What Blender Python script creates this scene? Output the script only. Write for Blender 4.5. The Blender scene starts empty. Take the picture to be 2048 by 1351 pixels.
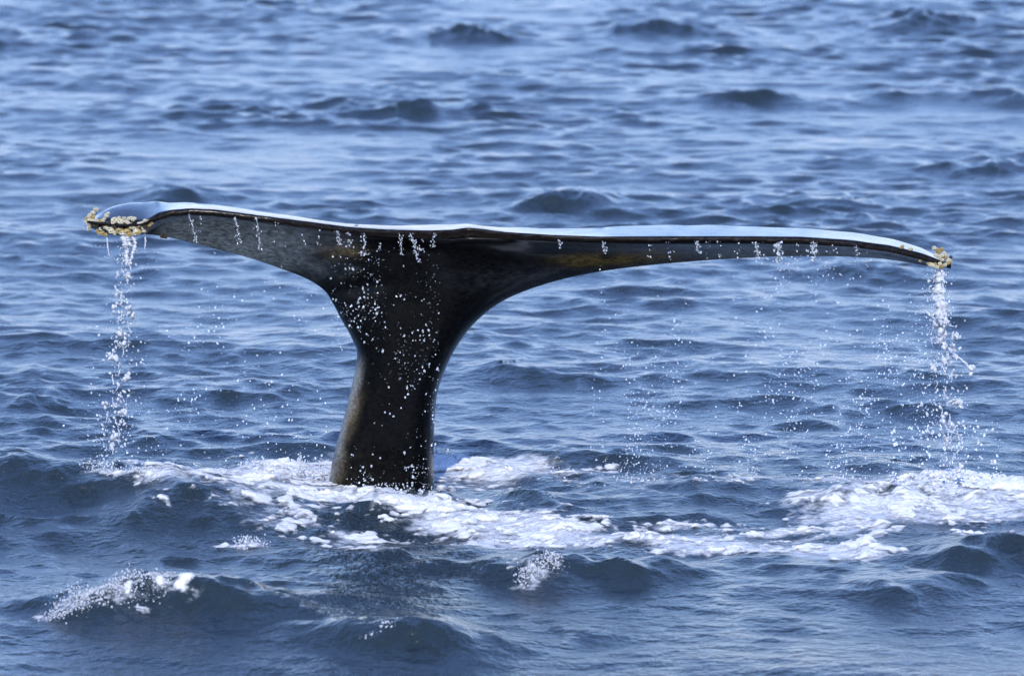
import bpy, bmesh, math, random
import numpy as np
from mathutils import Vector, Matrix

# ------------------------------------------------------------------ camera, sky, sun, exposure
SC = bpy.context.scene
COL = SC.collection
R = math.radians
FPX, CX, CY = 11680.0, 1024.0, 675.5            # focal length and centre in pixels of the photograph
PITCH, CAM = R(7.0), Vector((0.0, -30.0, 4.457))
cd = bpy.data.cameras.new('camera'); cam = bpy.data.objects.new('camera', cd); COL.objects.link(cam)
cam.location = CAM; cam.rotation_euler = (R(90) - PITCH, 0, 0)
cd.sensor_width = 36; cd.lens = 36 * FPX / 2048; cd.clip_start = 0.5; cd.clip_end = 12000
cd.dof.use_dof = True; cd.dof.focus_distance = 30.0; cd.dof.aperture_fstop = 4.2
SC.camera = cam

SUN_EL, SUN_AZ = R(33), R(185)                   # azimuth from +Y, clockwise: behind and to the left of the camera
w = bpy.data.worlds.new('World'); SC.world = w; w.use_nodes = True
nt = w.node_tree
sky = nt.nodes.new('ShaderNodeTexSky'); sky.sky_type = 'NISHITA'; sky.sun_disc = False
sky.sun_elevation = SUN_EL; sky.sun_rotation = SUN_AZ
sky.air_density = 1.15; sky.dust_density = 0.0; sky.ozone_density = 8.0; sky.altitude = 0
tint = nt.nodes.new('ShaderNodeMix'); tint.data_type = 'RGBA'; tint.blend_type = 'MULTIPLY'; tint.inputs[0].default_value = 1.0
tint.inputs[7].default_value = (1.06, 0.90, 1.0, 1)        # the photograph's slightly violet blue
nt.links.new(sky.outputs[0], tint.inputs[6])
bg = nt.nodes['Background']; nt.links.new(tint.outputs[2], bg.inputs[0]); bg.inputs[1].default_value = 0.15
sd = bpy.data.lights.new('sun', 'SUN'); sd.energy = 2.2; sd.angle = R(0.53); sd.color = (1.0, 0.97, 0.93)
sun = bpy.data.objects.new('sun', sd); COL.objects.link(sun)
sdir = Vector((math.sin(SUN_AZ) * math.cos(SUN_EL), math.cos(SUN_AZ) * math.cos(SUN_EL), math.sin(SUN_EL)))
sun.rotation_euler = sdir.to_track_quat('Z', 'Y').to_euler()
SC.view_settings.view_transform = 'Standard'; SC.view_settings.look = 'None'
SC.view_settings.exposure = 1.15; SC.view_settings.gamma = 1.0; SC.view_settings.use_curve_mapping = False

# ------------------------------------------------------------------ helpers
cp, sp = math.cos(PITCH), math.sin(PITCH)
def ray(px, py):
    a = (np.asarray(px, float) - CX) / FPX; b = -(np.asarray(py, float) - CY) / FPX
    return a, cp + b * sp, -sp + b * cp           # world direction (x, y, z)
def at_y(px, py, y):                              # point of a pixel's ray at world depth y
    dx, dy, dz = ray(px, py); t = (y - CAM.y) / dy
    return dx * t, np.asarray(y, float) + 0 * dx, CAM.z + dz * t
def ground(px, py):                               # point of a pixel's ray on still water
    dx, dy, dz = ray(px, py); t = -CAM.z / dz
    return dx * t, CAM.y + dy * t

rs = np.random.RandomState(7)
PERM = rs.permutation(4096)
GR = rs.rand(4096).astype(np.float32) * 2 - 1
def vnoise(x, y):                                 # smooth value noise, -1..1
    xi = np.floor(x).astype(np.int64); yi = np.floor(y).astype(np.int64)
    fx = x - xi; fy = y - yi
    fx = fx * fx * fx * (fx * (fx * 6 - 15) + 10); fy = fy * fy * fy * (fy * (fy * 6 - 15) + 10)
    h = lambda i, j: GR[PERM[(PERM[i & 4095] + j) & 4095]]
    return (h(xi, yi) * (1 - fx) + h(xi + 1, yi) * fx) * (1 - fy) + (h(xi, yi + 1) * (1 - fx) + h(xi + 1, yi + 1) * fx) * fy
def fbm(x, y, o=4, g=0.5):
    s = 0; a = 1; t = 0
    for i in range(o):
        s = s + a * vnoise(x + 17.3 * i, y - 9.1 * i); t += a; a *= g; x = x * 2.03; y = y * 2.03
    return s / t
def sstep(a, b, x):
    t = np.clip((x - a) / (b - a), 0, 1); return t * t * (3 - 2 * t)

def mesh_np(name, V, F, mat, parent=None, smooth=True, attrs=None):
    me = bpy.data.meshes.new(name)
    V = np.asarray(V, np.float32); F = np.asarray(F, np.int32); n = F.shape[1]
    me.vertices.add(len(V)); me.vertices.foreach_set('co', V.ravel())
    me.loops.add(F.size); me.loops.foreach_set('vertex_index', F.ravel())
    me.polygons.add(len(F)); me.polygons.foreach_set('loop_start', np.arange(0, F.size, n, dtype=np.int32))
    me.polygons.foreach_set('loop_total', np.full(len(F), n, np.int32))
    if smooth: me.polygons.foreach_set('use_smooth', np.ones(len(F), bool))
    for k, a in (attrs or {}).items():
        a = np.asarray(a, np.float32)
        if a.ndim == 1:
            me.attributes.new(k, 'FLOAT', 'POINT').data.foreach_set('value', a)
        else:
            me.attributes.new(k, 'FLOAT_COLOR', 'POINT').data.foreach_set('color', a.ravel())
    me.update(calc_edges=True)
    if mat: me.materials.append(mat)
    o = bpy.data.objects.new(name, me); COL.objects.link(o)
    if parent: o.parent = parent
    return o
def grid_faces(nr, nc):
    i = (np.arange(nr - 1)[:, None] * nc + np.arange(nc - 1)[None, :]).ravel()
    return np.stack([i, i + 1, i + nc + 1, i + nc], 1)
def tag(o, label=None, cat=None, group=None, kind=None):
    for k, v in (('label', label), ('category', cat), ('group', group), ('kind', kind)):
        if v: o[k] = v
    return o

class NT:                                          # tiny node helper
    def __init__(s, name):
        s.m = bpy.data.materials.new(name); s.m.use_nodes = True; s.t = s.m.node_tree
        s.b = s.t.nodes['Principled BSDF']; s.out = s.t.nodes['Material Output']
    def n(s, kind, **kw):
        d = s.t.nodes.new('ShaderNode' + kind)
        for k, v in kw.items():
            if k.startswith('_'): setattr(d, k[1:], v)
            else:
                key = int(k[1:]) if k[0] == 'i' and k[1:].isdigit() else k
                if hasattr(v, 'is_linked') or hasattr(v, 'links'): s.t.links.new(v, d.inputs[key])
                else: d.inputs[key].default_value = v
        return d
    def l(s, a, b): s.t.links.new(a, b)
    def math(s, op, a, b=0.0, c=0.0):
        d = s.n('Math', _operation=op)
        for i, v in enumerate((a, b, c)):
            if hasattr(v, 'is_linked'): s.l(v, d.inputs[i])
            else: d.inputs[i].default_value = v
        return d.outputs[0]
    def attr(s, name): return s.n('Attribute', _attribute_name=name)
    def mix(s, f, a, b):
        d = s.n('Mix', _data_type='RGBA')
        for i, v in ((0, f), (6, a), (7, b)):
            if hasattr(v, 'is_linked'): s.l(v, d.inputs[i])
            else: d.inputs[i].default_value = v
        return d.outputs[2]
    def ramp(s, f, a, b):
        d = s.n('MapRange', _interpolation_type='SMOOTHSTEP'); s.l(f, d.inputs[0])
        d.inputs[1].default_value = a; d.inputs[2].default_value = b
        return d.outputs[0]

# ------------------------------------------------------------------ materials
def mat_sea():
    k = NT('sea_water')
    geo = k.n('NewGeometry')
    def noise(scale, sx, sy, det, rough=0.55, rot=0.0):
        mp = k.n('Mapping'); k.l(geo.outputs['Position'], mp.inputs[0])
        mp.inputs['Scale'].default_value = (sx, sy, 1); mp.inputs['Rotation'].default_value = (0, 0, rot)
        return k.n('TexNoise', Vector=mp.outputs[0], Scale=scale, Detail=det, Roughness=rough)
    n1 = noise(7.0, 1.0, 1.0, 4.0, 0.55, 0.3)
    n2 = noise(26.0, 1.0, 0.8, 3.0, 0.6, -0.4)
    turb = k.attr('turb').outputs['Fac']
    b1 = k.n('Bump', Strength=1.0, Distance=0.032, Height=n1.outputs[0])
    d2 = k.math('MULTIPLY_ADD', turb, 0.012, 0.013)
    b2 = k.n('Bump', Strength=1.0, Distance=d2, Height=n2.outputs[0], Normal=b1.outputs[0])
    foam = k.attr('foam').outputs['Fac']
    n3 = noise(14.0, 1, 1, 6.0, 0.62)
    v = k.math('ADD', foam, k.math('MULTIPLY', k.math('SUBTRACT', n3.outputs[0], 0.5), 1.5))
    f = k.ramp(v, 0.42, 1.05)
    f = k.math('MULTIPLY', f, 0.85)
    k.l(k.mix(f, (0.015, 0.024, 0.029, 1), (0.66, 0.68, 0.71, 1)), k.b.inputs['Base Color'])
    k.l(k.math('MULTIPLY_ADD', f, 0.4, 0.22), k.b.inputs['Roughness'])
    k.b.inputs['IOR'].default_value = 1.333
    k.l(b2.outputs[0], k.b.inputs['Normal'])
    return k.m
def mat_foam():
    k = NT('white_foam')
    geo = k.n('NewGeometry')
    n = k.n('TexNoise', Vector=geo.outputs['Position'], Scale=22.0, Detail=6.0, Roughness=0.6)
    n2 = k.n('TexNoise', Vector=geo.outputs['Position'], Scale=55.0, Detail=4.0, Roughness=0.7)
    b = k.n('Bump', Strength=1.0, Distance=0.025, Height=n.outputs[0])
    k.l(b.outputs[0], k.b.inputs['Normal'])
    k.b.inputs['Base Color'].default_value = (0.66, 0.66, 0.66, 1)
    k.b.inputs['Roughness'].default_value = 0.5
    k.b.inputs['Subsurface Weight'].default_value = 0.3
    k.b.inputs['Subsurface Radius'].default_value = (0.02, 0.025, 0.03)
    k.b.inputs['Subsurface Scale'].default_value = 1.0
    d = k.math('ADD', k.attr('dens').outputs['Fac'], k.math('MULTIPLY', k.math('SUBTRACT', k.math('ADD', n.outputs[0], k.math('MULTIPLY', n2.outputs[0], 0.6)), 0.8), 0.9))
    k.l(k.ramp(d, -0.08, 0.56), k.b.inputs['Alpha'])
    return k.m
def mat_drop(name, white):
    k = NT(name)
    k.b.inputs['Base Color'].default_value = (0.95, 0.97, 1, 1) if white < .5 else (0.56, 0.58, 0.62, 1)
    k.b.inputs['Roughness'].default_value = 0.06
    k.b.inputs['IOR'].default_value = 1.333
    k.b.inputs['Transmission Weight'].default_value = 1.0 - white
    return k.m
def mat_skin():
    k = NT('wet_black_skin')
    geo = k.n('NewGeometry')
    col = k.attr('skin_colour')
    mp = k.n('Mapping'); k.l(geo.outputs['Position'], mp.inputs[0]); mp.inputs['Scale'].default_value = (1, 1, 2.2)
    mp.inputs['Rotation'].default_value = (0, 0.5, 0)
    n = k.n('TexNoise', Vector=mp.outputs[0], Scale=38.0, Detail=6.0, Roughness=0.65)
    n2 = k.n('TexNoise', Vector=geo.outputs['Position'], Scale=9.0, Detail=4.0)
    mul = k.n('Mix', _data_type='RGBA', _blend_type='MULTIPLY')
    mul.inputs[0].default_value = 1.0
    k.l(col.outputs['Color'], mul.inputs[6])
    rr = k.math('MAXIMUM', k.math('MULTIPLY_ADD', n.outputs[0], 4.0, -1.0), 0.15)
    cc = k.n('CombineColor'); [k.l(rr, cc.inputs[i]) for i in range(3)]
    k.l(cc.outputs[0], mul.inputs[7])
    k.l(mul.outputs[2], k.b.inputs['Base Color'])
    b = k.n('Bump', Strength=0.25, Distance=0.004, Height=n.outputs[0])
    b2 = k.n('Bump', Strength=0.2, Distance=0.008, Height=n2.outputs[0], Normal=b.outputs[0])
    k.l(b2.outputs[0], k.b.inputs['Normal'])
    k.l(k.math('MULTIPLY_ADD', n2.outputs[0], 0.25, 0.16), k.b.inputs['Roughness'])
    k.b.inputs['IOR'].default_value = 1.36; k.b.inputs['Specular IOR Level'].default_value = 0.06
    k.b.inputs['Coat Weight'].default_value = 0.5; k.b.inputs['Coat Roughness'].default_value = 0.15; k.b.inputs['Coat IOR'].default_value = 1.22
    return k.m
def mat_barnacle(name, c1, c2):
    k = NT(name)
    tc = k.n('TexCoord')
    n = k.n('TexNoise', Vector=tc.outputs['Object'], Scale=2.6, Detail=5.0, Roughness=0.7)
    k.l(k.mix(k.ramp(n.outputs[0], 0.38, 0.62), c1, c2), k.b.inputs['Base Color'])
    b = k.n('Bump', Strength=0.6, Distance=0.1, Height=n.outputs[0]); k.l(b.outputs[0], k.b.inputs['Normal'])
    k.b.inputs['Roughness'].default_value = 0.35
    return k.m
M_SEA, M_FOAM, M_SKIN = mat_sea(), mat_foam(), mat_skin()
M_DROP, M_WHITE = mat_drop('clear_water_drops', 0.2), mat_drop('aerated_white_water', 0.75)
M_BARN = [mat_barnacle('pale_barnacle_shell', (0.50, 0.42, 0.24, 1), (0.80, 0.76, 0.60, 1)),
          mat_barnacle('tan_barnacle_shell', (0.26, 0.17, 0.05, 1), (0.58, 0.45, 0.19, 1)),
          mat_barnacle('dark_barnacle_shell', (0.02, 0.016, 0.012, 1), (0.07, 0.05, 0.03, 1))]

# ------------------------------------------------------------------ the sea: wave field
NW = 190
wl = np.exp(np.linspace(math.log(0.085), math.log(6.0), NW)) * (1 + 0.06 * rs.randn(NW))
wk = 2 * math.pi / wl
spread = np.where(wl < 0.9, 0.8, 0.45)
wth = R(-112) + spread * rs.randn(NW)
wdx, wdy = np.cos(wth), np.sin(wth)
wgt = np.exp(-0.5 * (np.log(wl / 0.34) / np.where(wl > 0.34, 0.66, 0.8)) ** 2) + 0.035
MSS = 0.029
wa = np.sqrt(2 * MSS * wgt / wgt.sum()) / wk
wph = rs.rand(NW) * 2 * math.pi

# single waves that stand out: crest line in photo pixels, height, front width, back width
HERO = []
def hero(pts, h, wf, wb, taper=0.3):
    p = np.array([ground(x, y) for x, y in pts]); HERO.append((p, h, wf, wb, taper))
hero([(-700, 1010), (-200, 1000), (60, 985), (210, 985), (330, 1015), (470, 1050), (560, 1075)], 0.175, 0.95, 0.7, 0.25)
hero([(60, 1255), (200, 1235), (330, 1230), (420, 1240), (520, 1270)], 0.115, 0.36, 0.5, 0.35)
hero([(1010, 1180), (1110, 1150), (1250, 1150), (1380, 1165)], 0.085, 0.30, 0.45, 0.3)
hero([(720, 1310), (800, 1290), (940, 1285), (1060, 1310)], 0.10, 0.45, 0.5, 0.35)
hero([(950, 1010), (1150, 1000), (1350, 1000), (1560, 1000)], 0.06, 0.7, 0.4, 0.3)
hero([(1560, 1030), (1800, 1000), (1960, 985), (2200, 990)], 0.09, 0.5, 0.5, 0.3)
hero([(640, 1010), (720, 1015), (800, 1030)], 0.05, 0.3, 0.3, 0.4)
hero([(1850, 1140), (1960, 1118), (2120, 1112)], 0.08, 0.35, 0.5, 0.3)
hero([(1690, 1205), (1830, 1185), (1960, 1200)], 0.07, 0.35, 0.5, 0.4)
for pts, h in (([(710, 235), (790, 222), (860, 232), (930, 240)], .17), ([(1380, 222), (1470, 207), (1540, 206), (1640, 222)], .17),
               ([(1190, 85), (1290, 68), (1400, 66), (1480, 80)], .22), ([(1760, 68), (1850, 50), (1930, 46), (2080, 48)], .25),
               ([(740, 82), (850, 70), (960, 80), (1040, 66)], .2), ([(980, 432), (1060, 416), (1150, 414), (1220, 435)], .16),
               ([(190, 402), (320, 398), (460, 410)], .13), ([(1920, 355), (1990, 338), (2040, 350)], .14),
               ([(330, 790), (450, 785), (590, 800)], .09), ([(-30, 825), (90, 800), (220, 800)], .10),
               ([(1660, 190), (1720, 193), (1830, 205)], .12), ([(1880, 205), (1990, 200), (2080, 215)], .12),
               ([(1540, 850), (1620, 843), (1700, 855)], .08), ([(1590, 420), (1660, 412), (1740, 420)], .1),
               ([(1650, 560), (1720, 550), (1800, 562)], .08), ([(930, 770), (980, 750), (1060, 780)], .06),
               ([(1730, 945), (1790, 930), (1850, 950)], .07), ([(1090, 775), (1150, 765), (1220, 778)], .06)):
    hero(pts, h * 0.55, 0.28 + h, 0.5 + h, 0.45)

def seg_dist(X, Y, p):
    """signed offset across a polyline (positive = nearer the camera), along-parameter 0..1"""
    best = np.full(X.shape, 1e9); sgn = np.zeros_like(best); par = np.zeros_like(best)
    L = np.r_[0, np.cumsum(np.hypot(*np.diff(p, axis=0).T))]
    for i in range(len(p) - 1):
        a, b = p[i], p[i + 1]; d = b - a; l2 = d @ d
        tt = ((X - a[0]) * d[0] + (Y - a[1]) * d[1]) / l2; t = np.clip(tt, 0, 1)
        qx = X - a[0] - t * d[0]; qy = Y - a[1] - t * d[1]; dist = np.hypot(qx, qy)
        m = dist < best
        best = np.where(m, dist, best); sgn = np.where(m, np.where(d[0] * qy - d[1] * qx < 0, 1.0, -1.0), sgn)
        par = np.where(m, (L[i] + t * (L[i + 1] - L[i])) / L[-1], par)
    return best * sgn, par

def sea_pos(X, Y, S):
    """displaced water surface for parameter points; S = local grid spacing"""
    X = X.astype(np.float32); Y = Y.astype(np.float32); S = S.astype(np.float32)
    env = (0.85 + 0.75 * fbm(X * 0.45, Y * 0.30, 3)).clip(0.25, 1.7).astype(np.float32)
    calm = 1.0 - 0.5 * sstep(-2.2, -3.8, Y)
    px = X.copy(); py = Y.copy(); pz = np.zeros_like(X)
    for i in range(NW):
        f = np.clip(wl[i] / (2.5 * S) - 1, 0, 1).astype(np.float32)
        if wl[i] < 1.6: f = f * env * calm
        idx = np.nonzero(f.ravel() > 0)[0]
        if len(idx) == 0: continue
        full = len(idx) == X.size
        xx = X.ravel() if full else X.ravel()[idx]; yy = Y.ravel() if full else Y.ravel()[idx]
        ff = (f.ravel() if full else f.ravel()[idx]) * np.float32(wa[i])
        ph = np.float32(wk[i] * wdx[i]) * xx + np.float32(wk[i] * wdy[i]) * yy + np.float32(wph[i])
        c = np.cos(ph) * ff; s = np.sin(ph) * ff * np.float32(1.6)
        if full:
            pz += c.reshape(X.shape); px -= (s * np.float32(wdx[i])).reshape(X.shape); py -= (s * np.float32(wdy[i])).reshape(X.shape)
        else:
            pz.ravel()[idx] += c; px.ravel()[idx] -= s * np.float32(wdx[i]); py.ravel()[idx] -= s * np.float32(wdy[i])
    wob = 0.26 * fbm(X * 2.0, Y * 1.5, 4, 0.6)
    for p, h, wf, wb, tp in HERO:
        lo = p.min(0) - 2.5; hi = p.max(0) + 2.5
        m = (X > lo[0]) & (X < hi[0]) & (Y > lo[1]) & (Y < hi[1])
        if not m.any(): continue
        d, t = seg_dist(X[m].astype(float), Y[m].astype(float), p)
        d = d + wob[m]
        e = sstep(0, tp, t) * sstep(0, tp, 1 - t)
        prof = np.where(d > 0, np.exp(-np.abs(d / (wf * 0.6)) ** 1.25), np.exp(-np.abs(d / (wb * 0.75)) ** 1.5))
        a = h * e * prof * (1 + (0.9 if wf < 0.6 else 0.3) * fbm(X[m] * 2.6, Y[m] * 1.3, 3))
        pz[m] += a; py[m] -= 0.35 * a * np.where(d > 0, 1.0, 0.6)
    return px, py, pz

# foam: capsules in photo pixels (x0,y0,x1,y1, radius in metres, strength)
FOAM = [(480, 942, 650, 928, .36, 1.02), (390, 965, 490, 940, .3, .8), (380, 1005, 560, 1010, .3, .72), (420, 985, 640, 968, .42, .95), (560, 955, 655, 950, .34, 1.15), (600, 1008, 700, 1012, .22, 1.25), (440, 1020, 560, 1040, .34, .62),
        (690, 1000, 800, 1008, .16, .75), (700, 1060, 760, 1080, .14, .7), (300, 965, 420, 990, .22, .75), (225, 992, 330, 1014, .10, .8), (190, 990, 240, 992, .06, .5),
        (830, 1018, 1010, 1030, .28, 1.15), (930, 1040, 1130, 1060, .34, 1.15), (1000, 1070, 1400, 1080, .28, .92), (1380, 1092, 1640, 1104, .24, .95),
        (1600, 1098, 1680, 1106, .14, 1.1), (1710, 1096, 1745, 1112, .10, 1.2),
        (1620, 1012, 1800, 1000, .25, .85), (1700, 1030, 2100, 1020, .36, 1.0), (1890, 990, 2120, 1000, .42, 1.25), (1930, 1076, 2100, 1080, .16, 1.0),
        (1480, 1066, 1790, 1042, .09, 1.0), (1540, 1080, 1820, 1050, .08, .9), (1560, 1010, 1700, 1012, .12, .7), (1340, 1050, 1500, 1048, .1, .85),
        (850, 935, 960, 938, .40, 1.12), (940, 940, 1130, 945, .30, .66), (1130, 962, 1320, 968, .20, .62), (1480, 975, 1640, 975, .22, .62), (1660, 972, 1800, 975, .26, .8),
        (100, 1252, 230, 1236, .13, .40), (230, 1236, 340, 1230, .13, .36), (1045, 1172, 1115, 1152, .10, .40), (470, 1086, 540, 1078, .07, .9)]
FOAMW = [(np.array([ground(a, b), ground(c, d)]), r, s) for a, b, c, d, r, s in FOAM]
def foam_val(X, Y):
    f = np.zeros(X.shape)
    wx = X + 0.16 * fbm(X * 2.5 + 5, Y * 2.5, 3); wy = Y + 0.22 * fbm(X * 2.5, Y * 2.5 + 31, 3)
    for p, r, s in FOAMW:
        lo = p.min(0) - r * 2 - .4; hi = p.max(0) + r * 2 + .4
        m = (X > lo[0]) & (X < hi[0]) & (Y > lo[1]) & (Y < hi[1])
        if not m.any(): continue
        d, _ = seg_dist(wx[m], wy[m], p)
        f[m] = np.maximum(f[m], s * np.exp(-(np.abs(d) / r) ** 2.2))
    return f
def turb_val(X, Y):
    return sstep(2.4, 1.0, np.abs(Y + 0.6)) * sstep(6, 3, np.abs(X))

def axis(core0, core1, n, far0, far1, m):
    g0 = core0 - (np.geomspace(1, 1 + (core0 - far0), m)[1:] - 1)[::-1]
    g1 = core1 + (np.geomspace(1, 1 + (far1 - core1), m)[1:] - 1)
    return g0, g1
rows = np.geomspace(5.0, 42.5, 1080)                # distance rows; offset so that spacing grows slowly
rows = -30 + np.geomspace(23.5, 74.0, 1000)
front = np.array([-60, -30, -12, -9.5, -8.4, -7.6, -7.1, -6.8, -6.62])
back = -30 + 74.0 * np.geomspace(1.0, 60.0, 70)[1:]
YR = np.concatenate([front - 0.0, rows, back])
uc = np.linspace(-1, 1, 860)
uo = 1 + (np.geomspace(1, 60, 46)[1:] - 1) * 1.0
UC = np.concatenate([-uo[::-1], uc, uo])
half = 0.106 * np.maximum(YR + 30, 20) + 0.25
Xg = UC[None, :] * half[:, None]; Yg = np.repeat(YR[:, None], len(UC), 1)
dxs = np.gradient(UC)[None, :] * half[:, None]; dys = np.repeat(np.gradient(YR)[:, None], len(UC), 1)
SX, SY, SZ = sea_pos(Xg, Yg, np.maximum(np.abs(dxs), np.abs(dys) * 0.8))
fo = foam_val(Xg, Yg)
sea = mesh_np('sea', np.stack([SX, SY, SZ], -1).reshape(-1, 3), grid_faces(*Xg.shape), M_SEA,
              attrs={'foam': (fo * np.where(Yg < -2.9, 1.5, 0.98)).ravel(), 'turb': turb_val(Xg, Yg).ravel()})
tag(sea, 'choppy blue sea with short dark wave faces', kind='structure')

# ------------------------------------------------------------------ foam with thickness, floating on the sea
gx = np.arange(-2.95, 3.0, 0.0085); gy = np.arange(-4.3, 1.9, 0.013)
FX, FY = np.meshgrid(gx, gy)
PX, PY, PZ = sea_pos(FX, FY, np.full(FX.shape, 0.03))
fv = foam_val(FX, FY)
tex = fbm(FX * 7.5, FY * 5.0, 5, 0.6); big = fbm(FX * 3.0 + 40, FY * 2.4, 3)
ridg = 1 - np.abs(fbm(FX * 5 + 3, FY * 3.5 + 8, 4)) * 2.2
fine = fbm(FX * 19 + 9, FY * 13, 3, 0.6)
streak = fbm(FX * 2.6 + 0.8 * FY, FY * 10 - 1.5 * FX, 4, 0.6)
val = 0.95 * fv + 0.75 * streak + 0.75 * tex + 0.45 * big + 0.75 * fine + 0.30 * (ridg - 0.5) - 0.50
vein = sstep(0.20, 0.0, np.abs(fbm(FX * 5.5 + 71, FY * 4.2 + 13, 3))) + 0.6 * sstep(0.14, 0.0, np.abs(fbm(FX * 11 + 7, FY * 8 + 3, 2)))
val = val - 0.75 * vein * sstep(1.4, 0.9, fv)
val = val - 0.22 * (FY < -2.9)
val[fv < 0.06] = -1
thick = np.where(val > 0, 0.034 * np.clip(val, 0, 1.4) ** 0.8 + 0.008 * np.clip(val, 0, 1) * fbm(FX * 22, FY * 16, 3), np.maximum(val, -0.3) * 0.008)
thick *= (0.42 + 1.0 * np.clip(fv - 0.75, 0, 0.5))
F = grid_faces(*FX.shape)
keep = (val.ravel()[F] > -0.3).any(1)
def foam_piece(name, mask, label):
    f = F[keep & mask]
    used, inv = np.unique(f, return_inverse=True)
    V = np.stack([PX.ravel(), PY.ravel(), (PZ + thick).ravel()], 1)[used]
    o = mesh_np(name, V, inv.reshape(-1, 4), M_FOAM, attrs={'dens': val.ravel()[used]})
    return tag(o, label, kind='stuff')
cxf = FX.ravel()[F[:, 0]]; cyf = FY.ravel()[F[:, 0]]
xl = ground(815, 1000)[0]; xr = ground(1460, 1000)[0]; yn = ground(0, 1125)[1]
near = cyf < yn
foam_piece('sea_foam', (cxf < xl) & ~near, 'churned white foam left of the tail stock')
foam_piece('sea_foam', (cxf >= xl) & (cxf < xr) & ~near, 'white foam streaks right of and before the tail stock')
foam_piece('sea_foam', (cxf >= xr) & ~near, 'thick white foam below the right fluke tip')
foam_piece('crest_foam', near & (cxf < -1.2), 'white foam on the breaking wave at lower left')
foam_piece('crest_foam', near & (cxf >= -1.2), 'white foam on the small wave below the tail')

# ------------------------------------------------------------------ the whale's tail
TE = np.array([(165, 440), (200, 445), (250, 449), (288, 447), (304, 437), (316, 428), (340, 421), (380, 417), (430, 419), (520, 431), (600, 441), (700, 454),
               (780, 459), (850, 461), (900, 460), (935, 455), (960, 457), (1010, 464), (1100, 470), (1200, 474), (1300, 474), (1400, 474), (1500, 474),
               (1600, 475), (1700, 481), (1780, 492), (1840, 507), (1880, 520), (1906, 527)], float)
TEd = np.array([(165, -.50), (300, -.60), (550, -.62), (800, -.54), (935, -.46), (1080, -.54), (1350, -.62), (1700, -.60), (1906, -.50)], float)
TOP = np.array([(165, 6), (195, 24), (225, 40), (255, 47), (285, 45), (305, 36), (322, 25), (340, 17), (400, 10), (520, 9), (700, 9), (780, 11), (860, 17), (910, 14), (960, 10), (1010, 13), (1200, 19),
                (1400, 24), (1600, 18), (1700, 15), (1780, 16), (1850, 15), (1890, 9), (1906, 3)], float)
#       Lx   Ly    Rx    Ry   Cy   edge depth, centre depth
ST = np.array([
 (648, 1040, 868, 1040, 1040, .10, -.14), (660, 945, 868, 940, 945, .09, -.16), (673, 890, 868, 870, 885, .07, -.185), (699, 790, 874, 790, 795, .04, -.225),
 (714, 712, 892, 735, 722, .01, -.255), (703, 675, 915, 690, 680, .0, -.27), (685, 643, 950, 645, 640, .0, -.285), (665, 605, 1000, 605, 600, .0, -.30),
 (648, 580, 1060, 578, 570, .01, -.32), (615, 558, 1130, 557, 545, .02, -.34), (570, 540, 1200, 543, 526, .04, -.365), (500, 516, 1300, 530, 510, .05, -.39),
 (420, 495, 1450, 518, 497, .04, -.42), (340, 475, 1600, 512, 487, -.02, -.45), (285, 468, 1750, 516, 480, .06, -.47), (225, 470, 1850, 531, 475, .0, -.48),
 (174, 452, 1902, 537, 472, -.35, -.48)], float)
NR, NC = 110, 320
def catmull(tab, n):
    m = len(tab); t = np.linspace(0, m - 1, n); i = np.clip(t.astype(int), 0, m - 2); f = (t - i)[:, None]
    g = lambda j: tab[np.clip(j, 0, m - 1)]
    a, b, c, d = g(i - 1), g(i), g(i + 1), g(i + 2)
    return b + 0.5 * f * (c - a + f * (2 * a - 5 * b + 4 * c - d + f * (3 * (b - c) + d - a)))
def smooth_curve(tab):
    xs = np.arange(160, 1911, 1.0); ys = np.interp(xs, tab[:, 0], tab[:, 1])
    kk = np.hanning(25); kk /= kk.sum()
    ys = np.convolve(np.pad(ys, 12, 'edge'), kk, 'valid')
    return lambda x: np.interp(x, xs, ys)
te_y, te_d, top_h = smooth_curve(TE), smooth_curve(TEd), smooth_curve(TOP)
rowt = catmull(ST, NR); sI = np.linspace(0, 16, NR)
u = np.linspace(-1, 1, NC); u = np.sign(u) * (0.55 * np.abs(u) + 0.45 * (1 - (1 - np.abs(u)) ** 2))
Cx = np.interp(sI, [0, 4, 8, 12, 16], [768, 803, 850, 890, 925])
U = np.repeat(u[None, :], NR, 0)
PXx = np.where(U < 0, Cx[:, None] + U * (Cx - rowt[:, 0])[:, None], Cx[:, None] + U * (rowt[:, 2] - Cx)[:, None])
dC = rowt[:, 4] - te_y(Cx); dL = rowt[:, 1] - te_y(rowt[:, 0]); dR = rowt[:, 3] - te_y(rowt[:, 2])
dE = np.where(U < 0, dL[:, None], dR[:, None])
PYy = te_y(PXx) + dC[:, None] + (dE - dC[:, None]) * np.abs(U) ** 2
om = sstep(6.5, 11.5, sI)[:, None]
p_ = np.interp(sI, [0, 5, 8, 12], [4.2, 4.0, 2.2, 1.6])[:, None]; q_ = np.interp(sI, [0, 5, 9], [0.5, 0.5, 1.0])[:, None]
Hh = (1 - np.abs(U) ** p_).clip(0, 1) ** q_
Dp = rowt[:, 5][:, None] + (rowt[:, 6] - rowt[:, 5])[:, None] * Hh
wTE = sstep(11, 16, sI)[:, None] ** 1.5
Dp = Dp * (1 - wTE) + wTE * (te_d(PXx) + 0.03)
tipx = np.concatenate([rowt[:, 0][::-1], rowt[:, 2]]); tips = np.concatenate([sI[::-1], sI])
sel = np.concatenate([(sI >= 7.9)[::-1], sI >= 7.9]); tipx, tips = tipx[sel], tips[sel]
def frac(px, srow):                               # 1 at the leading edge, 0 at the trailing edge
    sl = np.interp(px, tipx, tips).clip(None, 16.6)
    return (1 - (srow - sl) / (17.0 - sl)).clip(0, 1)
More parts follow.
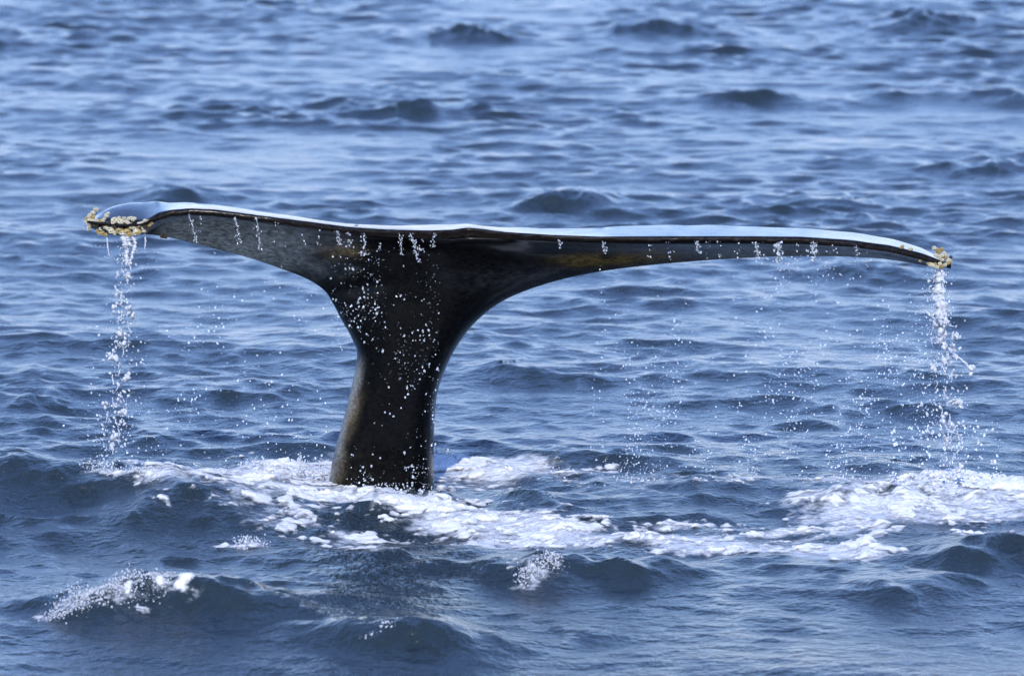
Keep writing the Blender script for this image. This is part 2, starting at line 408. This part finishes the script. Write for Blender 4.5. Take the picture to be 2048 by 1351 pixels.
qF = frac(PXx, sI[:, None])
edge_px = np.concatenate([rowt[8:, 0][::-1], rowt[8:, 2]]); edge_y = np.concatenate([rowt[8:, 5][::-1], rowt[8:, 5]])
wing = sstep(8.5, 12.5, sI)[:, None] * np.maximum(sstep(740, 560, PXx), sstep(1000, 1200, PXx))
Dw = te_d(PXx) + (np.interp(PXx, edge_px, edge_y) - te_d(PXx)) * qF
Dp = Dp * (1 - wing) + Dw * wing
# keep the outline's own depth at the edges of the upper rows
FR = np.stack(at_y(PXx, PYy, Dp), -1)
# rim: lower and upper edge of the trailing edge
xr_ = np.interp(np.linspace(0, 1, NC), np.linspace(0, 1, NC), PXx[-1])
ser = 2.2 * vnoise(xr_ * 0.07, xr_ * 0 + 3.3) + 1.8 * vnoise(xr_ * 0.23, xr_ * 0 + 7.7)
rimh = np.interp(xr_, [165, 300, 330, 800, 950, 1400, 1750, 1850, 1906], [4, 4, 11, 9, 5, 7, 12, 14, 5]) + ser
lowr = np.stack(at_y(xr_, np.minimum(te_y(xr_) + rimh, PYy[-1]), te_d(xr_) - 0.004), -1)
upr = np.stack(at_y(xr_, te_y(xr_) + 0.25 * ser, te_d(xr_)), -1)
FR = np.concatenate([FR, lowr[None], upr[None]], 0)
PXx2 = np.concatenate([PXx, xr_[None], xr_[None]], 0); PYy2 = np.concatenate([PYy, (te_y(xr_) + rimh)[None], te_y(xr_)[None]], 0)
# back and top surface
edge_px = np.concatenate([rowt[8:, 0][::-1], rowt[8:, 2]]); edge_y = np.concatenate([rowt[8:, 5][::-1], rowt[8:, 5]])
le_y = np.interp(PXx2, edge_px, edge_y)
le_in = np.interp(PXx2, [640, 760, 960, 1080], [0, .28, .28, 0]); le_y = le_y + le_in
E = np.concatenate([np.stack(at_y(rowt[8:, 0], rowt[8:, 1], rowt[8:, 5]), -1)[::-1], np.stack(at_y(rowt[8:, 2], rowt[8:, 3], rowt[8:, 5]), -1)], 0)
le_z = np.interp(PXx2, edge_px, E[:, 2])
tz = np.stack(at_y(PXx2, te_y(PXx2), te_d(PXx2)), -1)[..., 2]
span = (le_y - te_d(PXx2)).clip(0.02, None)
Yf = np.concatenate([Dp, (te_d(xr_) - .004)[None], te_d(xr_)[None]], 0)
omf = np.concatenate([om, [[1.0], [1.0]]], 0); Hf = np.concatenate([Hh, Hh[-1:], Hh[-1:]], 0)
Uf = np.concatenate([U, U[-1:], U[-1:]], 0)
q = frac(PXx2, np.concatenate([sI, [16.6, 17.0]])[:, None])
Yb = te_d(PXx2) + span * q
QR = 0.8
hr = (top_h(PXx2) + 1.6 * vnoise(PXx2 * .021, PXx2 * 0 + 4.4)) / 385.0 - 0.103 * QR * span
qq = (q / QR).clip(0, 1)
drop = ((q - QR) / (1 - QR)).clip(0, 1)
ztop = tz + hr * (0.35 * qq + 0.65 * (1 - (1 - qq) ** 2)) * (1 - drop) + (le_z - tz) * (1 - np.sqrt((1 - drop ** 2).clip(0, 1)))
eb = np.abs(Uf) ** 60
ztop = ztop * (1 - eb) + FR[..., 2] * eb
ztop = np.maximum(ztop, FR[..., 2])
B = FR.copy(); B[..., 1] = Yb; B[..., 2] = ztop
edge_d = np.concatenate([rowt[:, 5], rowt[-1:, 5], rowt[-1:, 5]])[:, None]
Bp = FR.copy(); Bp[..., 1] = edge_d + 0.30 * Hf
BK = Bp * (1 - omf[..., None]) + B * omf[..., None]
BK[-1] = FR[-1]; BK[:, 0] = FR[:, 0]; BK[:, -1] = FR[:, -1]
# skin colour: marks that belong to the skin, plus the stalk's lit left edge painted in
X_, Y_ = PXx2, PYy2
nz = fbm(X_ * .02, Y_ * .035, 4); nf = fbm(X_ * .07 + Y_ * .05, Y_ * .12 - X_ * .03, 4)
def blob(cx, cy, rx, ry): return np.exp(-((X_ - cx) / rx) ** 2 - ((Y_ - cy) / ry) ** 2)
skin = np.zeros(X_.shape + (4,)); skin[..., 3] = 1; skin[..., :3] = (0.0025, 0.0027, 0.003)
def paint(mask, c):
    m = mask.clip(0, 1)[..., None]; skin[..., :3] = skin[..., :3] * (1 - m) + np.array(c) * m
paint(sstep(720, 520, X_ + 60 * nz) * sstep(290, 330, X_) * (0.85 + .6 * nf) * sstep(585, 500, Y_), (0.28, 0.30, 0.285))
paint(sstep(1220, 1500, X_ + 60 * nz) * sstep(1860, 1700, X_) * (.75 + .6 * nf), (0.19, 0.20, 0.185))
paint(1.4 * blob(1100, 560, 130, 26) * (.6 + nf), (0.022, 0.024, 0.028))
for c in ((684, 502, 34, 13), (1205, 519, 75, 12), (1300, 508, 60, 10), (1150, 522, 30, 8)):
    paint(1.6 * blob(*c) * (.65 + 1.2 * nf), (0.15, 0.10, 0.028))
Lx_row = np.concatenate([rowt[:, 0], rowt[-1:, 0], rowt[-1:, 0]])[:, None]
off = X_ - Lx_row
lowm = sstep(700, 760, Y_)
paint(lowm * sstep(24, 5, off + 8 * nz) * .9, (0.17, 0.17, 0.16))  # pale strip: light on the stalk's left edge, put into the skin colour
paint(lowm * 1.3 * np.exp(-((off - 16) / 12) ** 2) * np.maximum(blob(705, 830, 60, 42), blob(690, 940, 60, 34)) * (.8 + nf), (0.07, 0.055, 0.03))
paint(sstep(860, 940, Y_) * .5 * sstep(180, 20, off) * (.6 + nf), (0.013, 0.012, 0.009))
paint(np.concatenate([np.zeros((NR - 3, NC)), np.full((2, NC), .3), np.ones((3, NC))], 0), (0.008, 0.006, 0.005))
back = np.zeros_like(skin); back[..., :3] = (0.012, 0.013, 0.016); back[..., 3] = 1
nr2 = NR + 2
V = np.concatenate([FR.reshape(-1, 3), BK.reshape(-1, 3)])
gf = grid_faces(nr2, NC)
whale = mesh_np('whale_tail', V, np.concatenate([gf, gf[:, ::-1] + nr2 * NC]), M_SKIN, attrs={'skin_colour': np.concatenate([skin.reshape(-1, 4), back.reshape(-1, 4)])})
bm = bmesh.new(); bm.from_mesh(whale.data)
bmesh.ops.remove_doubles(bm, verts=bm.verts, dist=2e-4)
bmesh.ops.recalc_face_normals(bm, faces=bm.faces)
bm.to_mesh(whale.data); bm.free()
tag(whale, 'wet black whale tail raised from the sea, barnacled fluke tips dripping', 'whale')

# barnacles: each one a part of the tail
def barnacle_mesh(name, seed, mat):
    r = random.Random(seed); bm = bmesh.new(); n = 10
    prof = [(1.0, -0.25), (0.97, 0.15), (0.72, 0.75), (0.5, 1.0), (0.34, 0.92), (0.2, 0.55)]
    rings = []
    jit = [1 + r.uniform(-.13, .13) for _ in range(n)]
    for rad, z in prof:
        rings.append([bm.verts.new((rad * jit[i] * math.cos(2 * math.pi * i / n), rad * jit[i] * math.sin(2 * math.pi * i / n) * .88, z + r.uniform(-.05, .05))) for i in range(n)])
    for a, b in zip(rings, rings[1:]):
        for i in range(n): bm.faces.new((a[i], a[(i + 1) % n], b[(i + 1) % n], b[i]))
    bm.faces.new(rings[-1])
    me = bpy.data.meshes.new(name); bm.to_mesh(me); bm.free(); me.materials.append(mat); return me
BM = [[barnacle_mesh('barnacle', 10 * j + i, M_BARN[j]) for i in range(3)] for j in range(3)]
rb = random.Random(5)
def barnacle(px, py, y, size, kind, nrm=(0, -1, .1)):
    o = bpy.data.objects.new('barnacle', BM[kind][rb.randrange(3)]); COL.objects.link(o); o.parent = whale
    p = at_y(px, py, y); o.location = [float(c) for c in p]
    v = Vector(nrm) + Vector((rb.uniform(-.35, .35), rb.uniform(-.2, .2), rb.uniform(-.35, .35)))
    o.rotation_euler = v.to_track_quat('Z', 'Y').to_euler()
    s = 1.05 * size / 385.0; o.scale = (s * rb.uniform(.85, 1.1), s * rb.uniform(.85, 1.15), s * rb.uniform(.8, 1.3))
LB = [(192, 419, 5), (186, 425, 5), (181, 431, 6), (175, 437, 6), (184, 440, 7), (178, 446, 6), (174, 442, 5), (180, 452, 6), (186, 433, 5), (192, 441, 5), (200, 443, 5), (178, 458, 5),
      (213, 431, 5), (209, 437, 4), (206, 441, 4), (216, 427, 4), (229, 440, 7), (228, 446, 6), (238, 436, 4), (241, 443, 7), (248, 436, 4), (252, 443, 5), (257, 438, 4), (262, 436, 5),
      (266, 440, 4), (250, 449, 5), (256, 446, 5), (269, 437, 4), (218, 456, 7), (222, 461, 6), (239, 460, 8), (243, 465, 7), (254, 462, 7), (262, 452, 6), (268, 456, 6), (272, 460, 6), (270, 465, 5),
      (279, 449, 6), (284, 446, 5), (290, 441, 4), (296, 442, 4), (286, 455, 5), (303, 446, 4), (299, 450, 4), (230, 466, 5), (205, 466, 5), (212, 469, 4), (250, 469, 4), (260, 468, 5), (278, 464, 5), (194, 462, 4), (199, 466, 4), (288, 462, 4)]
for x, y, s in LB:
    d = -.535 - .03 * math.exp(-((x - 240) / 70) ** 2)
    tan = (y > 458 and rb.random() < .5) or rb.random() < .15 or x > 292
    barnacle(x, y, float(te_d(x)) + (0.02 if x > 185 else 0.03), s, 1 if tan else 0, (-.6 if x < 190 else -.1, -1, .25 if y < 450 else -.35))
for x, y, s in [(1868, 496, 5), (1874, 500, 5), (1879, 503, 5), (1876, 506, 4), (1873, 510, 5), (1879, 514, 5), (1884, 511, 5), (1888, 506, 4), (1884, 498, 4), (1892, 516, 4), (1897, 520, 5), (1896, 526, 5),
                (1890, 530, 5), (1882, 533, 5), (1874, 534, 5), (1866, 531, 5), (1861, 529, 5), (1856, 527, 4), (1870, 528, 4), (1880, 527, 4), (1901, 522, 4), (1884, 519, 4), (1805, 493, 4), (1802, 495, 3), (1820, 497, 4), (1823, 499, 3), (1840, 522, 3), (1893, 511, 4)]:
    barnacle(x, y, float(te_d(x)) - 0.005, s, 1 if (rb.random() < .42) else 0, (.3 if x > 1885 else 0, -1, .1))
for x in range(178, 304, 8):
    barnacle(x, 452 + rb.uniform(-7, 9), float(te_d(x)) + .015, rb.uniform(3, 5), rb.choice((2, 2, 1, 0)))
for x, y, s in ((325, 471, 5), (331, 474, 4), (1888, 515, 5), (1902, 514, 4), (215, 447, 6), (206, 455, 6), (232, 452, 6)):
    barnacle(x, y, float(te_d(x)) + (.12 if 320 < x < 340 else .02), s, 2)

# ------------------------------------------------------------------ falling water
def ico(sub):
    bm = bmesh.new(); bmesh.ops.create_icosphere(bm, subdivisions=sub, radius=1)
    v = np.array([x.co[:] for x in bm.verts]); f = np.array([[q.index for q in p.verts] for p in bm.faces]); bm.free(); return v, f
I1, I2 = ico(1), ico(2)
rd = np.random.RandomState(21)
def drops_mesh(name, P, Rr, mat, parent=None, stretch=None, base=I2, lump=0.18):
    P = np.asarray(P, float); Rr = np.asarray(Rr, float); n = len(P)
    bv, bf = base
    sc = np.ones((n, 1, 3)); sc[:, 0, 2] = 1.0 + 0.5 * rd.rand(n) if stretch is None else stretch
    shp = 1 + lump * rd.randn(n, len(bv), 1).clip(-1.5, 1.5) if lump else 1
    sh = rd.randn(n, 1, 1) * 0.25
    Vv = bv[None] * sc * shp
    Vv[..., 0:1] += sh * Vv[..., 2:3] + 0.5 * lump * rd.randn(n, 1, 1) * Vv[..., 2:3]
    Vv = P[:, None] + Vv * Rr[:, None, None]
    Ff = bf[None] + (np.arange(n) * len(bv))[:, None, None]
    return mesh_np(name, Vv.reshape(-1, 3), Ff.reshape(-1, 3), mat, parent)
def pix(px, py, y): return np.stack(at_y(px, py, y), -1)
def strand(name, pts, rad, mat, parent=None, seg=7):
    """wobbly tube along pixel points with a varying radius (in photo pixels)"""
    pts = catmull(np.array(pts, float), 9 * len(pts)); n = len(pts)
    rr = np.interp(np.linspace(0, 1, n), np.linspace(0, 1, len(rad)), rad) / 385 * (1 + .35 * rd.randn(n).clip(-1.4, 1.4))
    P = pix(pts[:, 0] + rd.randn(n) * .5, pts[:, 1], pts[:, 2])
    a = np.linspace(0, 2 * math.pi, seg, endpoint=False)
    V = P[:, None] + rr[:, None, None] * np.stack([np.cos(a), np.sin(a), 0 * a], 1)[None] * (1 + .25 * rd.randn(n, seg, 1))
    F = []
    for i in range(n - 1):
        for j in range(seg): F.append((i * seg + j, i * seg + (j + 1) % seg, (i + 1) * seg + (j + 1) % seg, (i + 1) * seg + j))
    return mesh_np(name, V.reshape(-1, 3), F, mat, parent)

def stream(label, x0, y0, depth, strands, beads, blobs, ropes):
    e = bpy.data.objects.new('falling_water', None); COL.objects.link(e); e.location = [float(c) for c in at_y(x0, y0, depth)]
    tag(e, label, 'falling water')
    kids = [strand('strand', p, r, M_WHITE) for p, r in strands]
    P, Rr = [], []
    for (xa, ya, xb, yb, sx, n, r0, r1) in beads:
        n = int(n * .65); t = rd.rand(n); P.append(pix(xa + (xb - xa) * t + sx * rd.randn(n), ya + (yb - ya) * t, depth + .06 * rd.randn(n)))
        Rr.append((r0 + .75 * (r1 - r0) * rd.rand(n) ** 3.5) / 385)
    kids.append(tag(drops_mesh('drops', np.concatenate(P), np.concatenate(Rr), M_WHITE, base=I1, lump=.34), kind='stuff'))
    SV = ropes
    for (x, y) in SV:
        L = rd.uniform(6, 20); sx = rd.uniform(-.5, .5)
        kids.append(strand('strand', [(x, y, depth), (x + sx * L * .4 + rd.uniform(-2, 2), y + L * .5, depth), (x + sx * L, y + L, depth)], [rd.uniform(.5, 1.6), rd.uniform(.8, 2.2), .5], M_WHITE, seg=5))
    for (x, y, r) in blobs:
        r *= .85; m = rd.randint(5, 10)
        kids.append(drops_mesh('splash_blob', pix(x + r * .7 * rd.randn(m), y + r * .8 * rd.randn(m), depth + .02 * rd.randn(m)), r * (.4 + .5 * rd.rand(m)) / 385, M_WHITE, base=I2, lump=.22))
    for c in kids:
        c.parent = e; c.matrix_parent_inverse = Matrix.Translation(-e.location)
dl, dr = float(te_d(250)) + .02, float(te_d(1880)) + .02
stream('broken stream of white water falling from the left barnacled fluke tip', 255, 470, dl,
       [([(246, 466, dl), (250, 485, dl), (254, 505, dl), (253, 530, dl)], [5, 6, 4, 3]), ([(262, 468, dl), (270, 485, dl), (266, 505, dl), (258, 530, dl)], [4, 4, 4, 2]),
        ([(254, 466, dl), (256, 480, dl), (262, 492, dl)], [4, 5, 3]), ([(290, 466, dl), (291, 484, dl), (289, 498, dl)], [1.5, 1.2, 1]), ([(214, 474, dl), (216, 495, dl), (219, 512, dl)], [1.2, 1, 1])],
       [(254, 478, 252, 560, 9, 130, .8, 3), (248, 550, 240, 700, 13, 150, .7, 4), (242, 680, 235, 900, 17, 260, .7, 4.5), (230, 800, 210, 940, 32, 240, .6, 3.2), (262, 560, 255, 760, 9, 60, .8, 4), (215, 480, 290, 540, 30, 40, .6, 1.6)],
       [(232, 590, 4), (255, 552, 5), (229, 612, 5), (258, 618, 5), (266, 632, 5), (240, 666, 6), (251, 688, 6), (227, 713, 8), (252, 752, 5), (244, 846, 5), (226, 870, 6), (224, 893, 5), (246, 822, 5), (210, 810, 5), (238, 798, 5)], [(250 - .05 * (y - 500) + 10 * rd.randn(), y) for y in range(500, 900, 14)])
stream('broken stream of white water falling from the right barnacled fluke tip', 1880, 538, dr,
       [([(1876, 538, dr), (1878, 565, dr), (1877, 600, dr), (1882, 640, dr)], [6, 8, 8, 9]), ([(1886, 540, dr), (1885, 570, dr), (1886, 610, dr), (1892, 645, dr)], [4, 5, 6, 5]),
        ([(1850, 620, dr), (1868, 636, dr), (1890, 648, dr), (1904, 652, dr)], [1.5, 3, 4, 4]), ([(1906, 706, dr), (1922, 718, dr), (1944, 738, dr)], [2, 2, 4]),
        ([(1884, 832, dr), (1888, 848, dr), (1900, 862, dr), (1922, 870, dr)], [4, 3, 2, 3]), ([(1894, 806, dr), (1908, 799, dr), (1916, 800, dr), (1922, 815, dr)], [3, 5, 6, 3])],
       [(1880, 540, 1882, 650, 11, 300, .8, 3.6), (1862, 550, 1866, 680, 6, 130, .7, 3), (1884, 640, 1898, 760, 15, 180, .7, 4), (1892, 740, 1905, 900, 26, 240, .7, 4), (1895, 840, 1905, 960, 42, 320, .6, 4)],
       [(1886, 672, 8), (1890, 690, 5), (1906, 698, 6), (1912, 715, 5), (1893, 717, 6), (1868, 735, 5), (1914, 805, 6), (1884, 838, 6), (1903, 852, 5), (1894, 880, 5), (1918, 937, 6), (1826, 950, 6), (1942, 736, 6), (1915, 671, 5), (1842, 808, 4), (1880, 650, 7)], [(1880 + .08 * (y - 560) + 11 * rd.randn(), y) for y in range(552, 920, 11)])

# dribbles running off the trailing edge, each its own
DR = [(378, 428, 62, 1.6, 'thin beaded dribble nearest the left fluke tip'), (471, 434, 55, 1.9, 'beaded dribble at the middle of the left fluke'),
      (513, 437, 62, 2.0, 'longest dribble on the grey left fluke underside'), (676, 462, 28, 2.2, 'short dribble above the ochre patch on the left fluke'),
      (697, 464, 30, 1.8, 'slanting dribble right above the ochre patch edge'), (727, 466, 44, 2.0, 'dribble where the grey left fluke turns black'),
      (798, 466, 44, 1.6, 'thin straight dribble at the upper left of the black tail stock'), (821, 466, 62, 2.4, 'thickest dribble in front of the black tail stock'),
      (868, 466, 30, 1.8, 'lone hooked dribble left of the fluke notch'), (1119, 480, 16, 1.5, 'tiny lone dribble right of the fluke notch'),
      (1206, 482, 28, 1.9, 'crooked dribble above the ochre patch on the right fluke'), (1393, 482, 24, 2.6, 'ragged short dribble left of the right fluke middle'),
      (1510, 484, 44, 2.6, 'ragged dribble just left of the widest right fluke dribble'), (1556, 484, 46, 4.0, 'widest white dribble under the right fluke'),
      (1627, 484, 38, 3.6, 'second widest white dribble under the right fluke'), (1712, 490, 34, 1.8, 'last thin dribble before the right fluke tip')]
for x, y, L, r, lab in DR:
    d = float(te_d(x)) - .015
    e = bpy.data.objects.new('dribble', None); COL.objects.link(e); e.location = [float(c) for c in at_y(x, y, d)]
    tag(e, lab, 'dribble', 'dribbles off the trailing edge')
    sl = rd.uniform(-.05, .3)
    kids = []
    for f0, f1 in ((0, rd.uniform(.25, .5)), (rd.uniform(.5, .6), rd.uniform(.65, .85))):
        kids.append(strand('strand', [(x + sl * L * f + rd.uniform(-1.6, 1.6), y + L * f, d) for f in np.linspace(f0, f1, 5)], [r * .35, r * .6, r * .25, r * .75, r * .3], M_DROP, seg=6))
    n = int(9 + L * .32 * r); t = rd.rand(n)
    kids.append(tag(drops_mesh('drops', pix(x + sl * L * t + rd.randn(n) * 1.5 * r, y + L * t, d + .01 * rd.randn(n)), (.5 + r * .7 * rd.rand(n) ** 2) / 385, M_DROP, base=I1), kind='stuff'))
    for c in kids: c.parent = e; c.matrix_parent_inverse = Matrix.Translation(-e.location)

# loose droplets in the air
P, Rr = [], []
def cloud(x0, x1, y0, y1, n, r0, r1, d0=-.75, d1=-.4, pw=4, yb=1.0):
    qx = x0 + (x1 - x0) * rd.rand(3 * n); qy = y0 + (y1 - y0) * rd.rand(3 * n) ** yb
    ok = np.argsort(-(fbm(qx * .022, qy * .011, 3) + .35 * rd.randn(3 * n)))[:n]
    P.append(pix(qx[ok], qy[ok], d0 + (d1 - d0) * rd.rand(n)))
    Rr.append(.88 * (r0 + (r1 - r0) * rd.rand(n) ** pw) / 385)
cloud(690, 880, 480, 960, 460, .6, 3.0, pw=5); cloud(660, 760, 500, 700, 130, .6, 3); cloud(700, 870, 930, 985, 150, .6, 3)
cloud(360, 660, 480, 930, 420, .5, 2.6, yb=.8); cloud(180, 420, 640, 960, 420, .5, 2.6, yb=.7); cloud(500, 700, 520, 640, 60, .5, 2.2)
cloud(1180, 1880, 530, 960, 1700, .5, 2.1, yb=.8); cloud(1450, 1900, 650, 965, 1100, .5, 2.5, yb=.75); cloud(1240, 1480, 780, 960, 260, .5, 2.0)
cloud(1500, 1720, 500, 700, 160, .6, 2.8); cloud(1780, 2000, 850, 970, 260, .6, 4)
cloud(1100, 1640, 930, 975, 260, .5, 2.2, -.3, .4)
for x in (402, 555, 610, 640, 760, 845, 1300, 1340, 1417, 1440, 1476, 1527, 1595, 1670, 1735):
    n = 9; P.append(pix(x + rd.randn(n) * 3, te_y(x) + 8 + 40 * rd.rand(n), float(te_d(x)) - .02 + 0 * rd.rand(n))); Rr.append((.5 + 1.6 * rd.rand(n) ** 2) / 385)
tag(drops_mesh('water_droplets', np.concatenate(P), np.concatenate(Rr), M_DROP, base=I1, lump=.1), 'spray of fine water droplets falling from the flukes', kind='stuff')

# splash where foam is thrown up
P, Rr = [], []
def splash(x, y, hgt, wdt, n, d, r1=3.0):
    t = rd.rand(n) ** 1.6
    P.append(pix(x + wdt * rd.randn(n) * (1 - .5 * t), y - hgt * t, d + .08 * rd.randn(n))); Rr.append((.6 + r1 * rd.rand(n) ** 3 * (1 - .6 * t)) / 385)
for a in ((600, 945, 40, 5, 110, .15), (520, 935, 20, 30, 120, .5), (430, 950, 16, 30, 90, .4), (616, 950, 30, 6, 60, .12), (640, 945, 30, 8, 60, .1), (560, 950, 20, 14, 50, .1), (1512, 970, 36, 5, 80, .2), (1270, 965, 14, 40, 90, .1), (1400, 972, 18, 60, 120, .1),
          (290, 960, 18, 20, 60, .0), (880, 905, 14, 10, 40, .5), (1700, 965, 16, 40, 90, .1), (780, 985, 20, 40, 120, -.45), (1960, 955, 12, 50, 70, .1)):
    splash(*a)
yc1 = ground(150, 1222)[1]; yc2 = ground(1085, 1140)[1]
for a in ((140, 1205, 26, 25, 320, yc1, 2.5), (220, 1195, 22, 40, 300, yc1, 2.2), (300, 1185, 18, 25, 80, yc1), (1085, 1135, 28, 14, 130, yc2), (1060, 1142, 18, 10, 50, yc2), (1160, 1140, 14, 30, 50, yc2), (770, 1252, 12, 8, 40, ground(770, 1290)[1]), (490, 1085, 14, 12, 60, ground(490, 1090)[1])):
    splash(*a)
def crest_spray(x0, y0, x1, y1, n, wid, up):          # froth thrown along a breaking crest
    a = np.array(ground(x0, y0)); b = np.array(ground(x1, y1)); t = rd.rand(n)
    q = a + (b - a) * t[:, None]; clump = fbm(q[:, 0] * 9, q[:, 1] * 9, 3)
    X = q[:, 0] + .02 * rd.randn(n); Y = q[:, 1] + wid * rd.randn(n)
    gx_, gy_, gz_ = sea_pos(X, Y, np.full(n, .03))
    hz = up * rd.rand(n) ** 2.5 * (.6 + 1.6 * clump.clip(-.3, .6))
    P.append(np.stack([gx_, gy_, gz_ + hz], 1)); Rr.append((.45 + 1.6 * rd.rand(n) ** 3) / 385)
crest_spray(95, 1254, 240, 1236, 1100, .07, .06); crest_spray(230, 1236, 345, 1230, 600, .07, .05); crest_spray(1040, 1174, 1118, 1152, 700, .045, .04)
crest_spray(740, 1300, 800, 1290, 30, .015, .01); crest_spray(470, 1088, 545, 1080, 250, .05, .03); crest_spray(180, 990, 330, 1014, 500, .06, .05)
tag(drops_mesh('splash_spray', np.concatenate(P), np.concatenate(Rr), M_WHITE, base=I1, lump=.15), 'white spray thrown up from the foam and wave crests', kind='stuff')
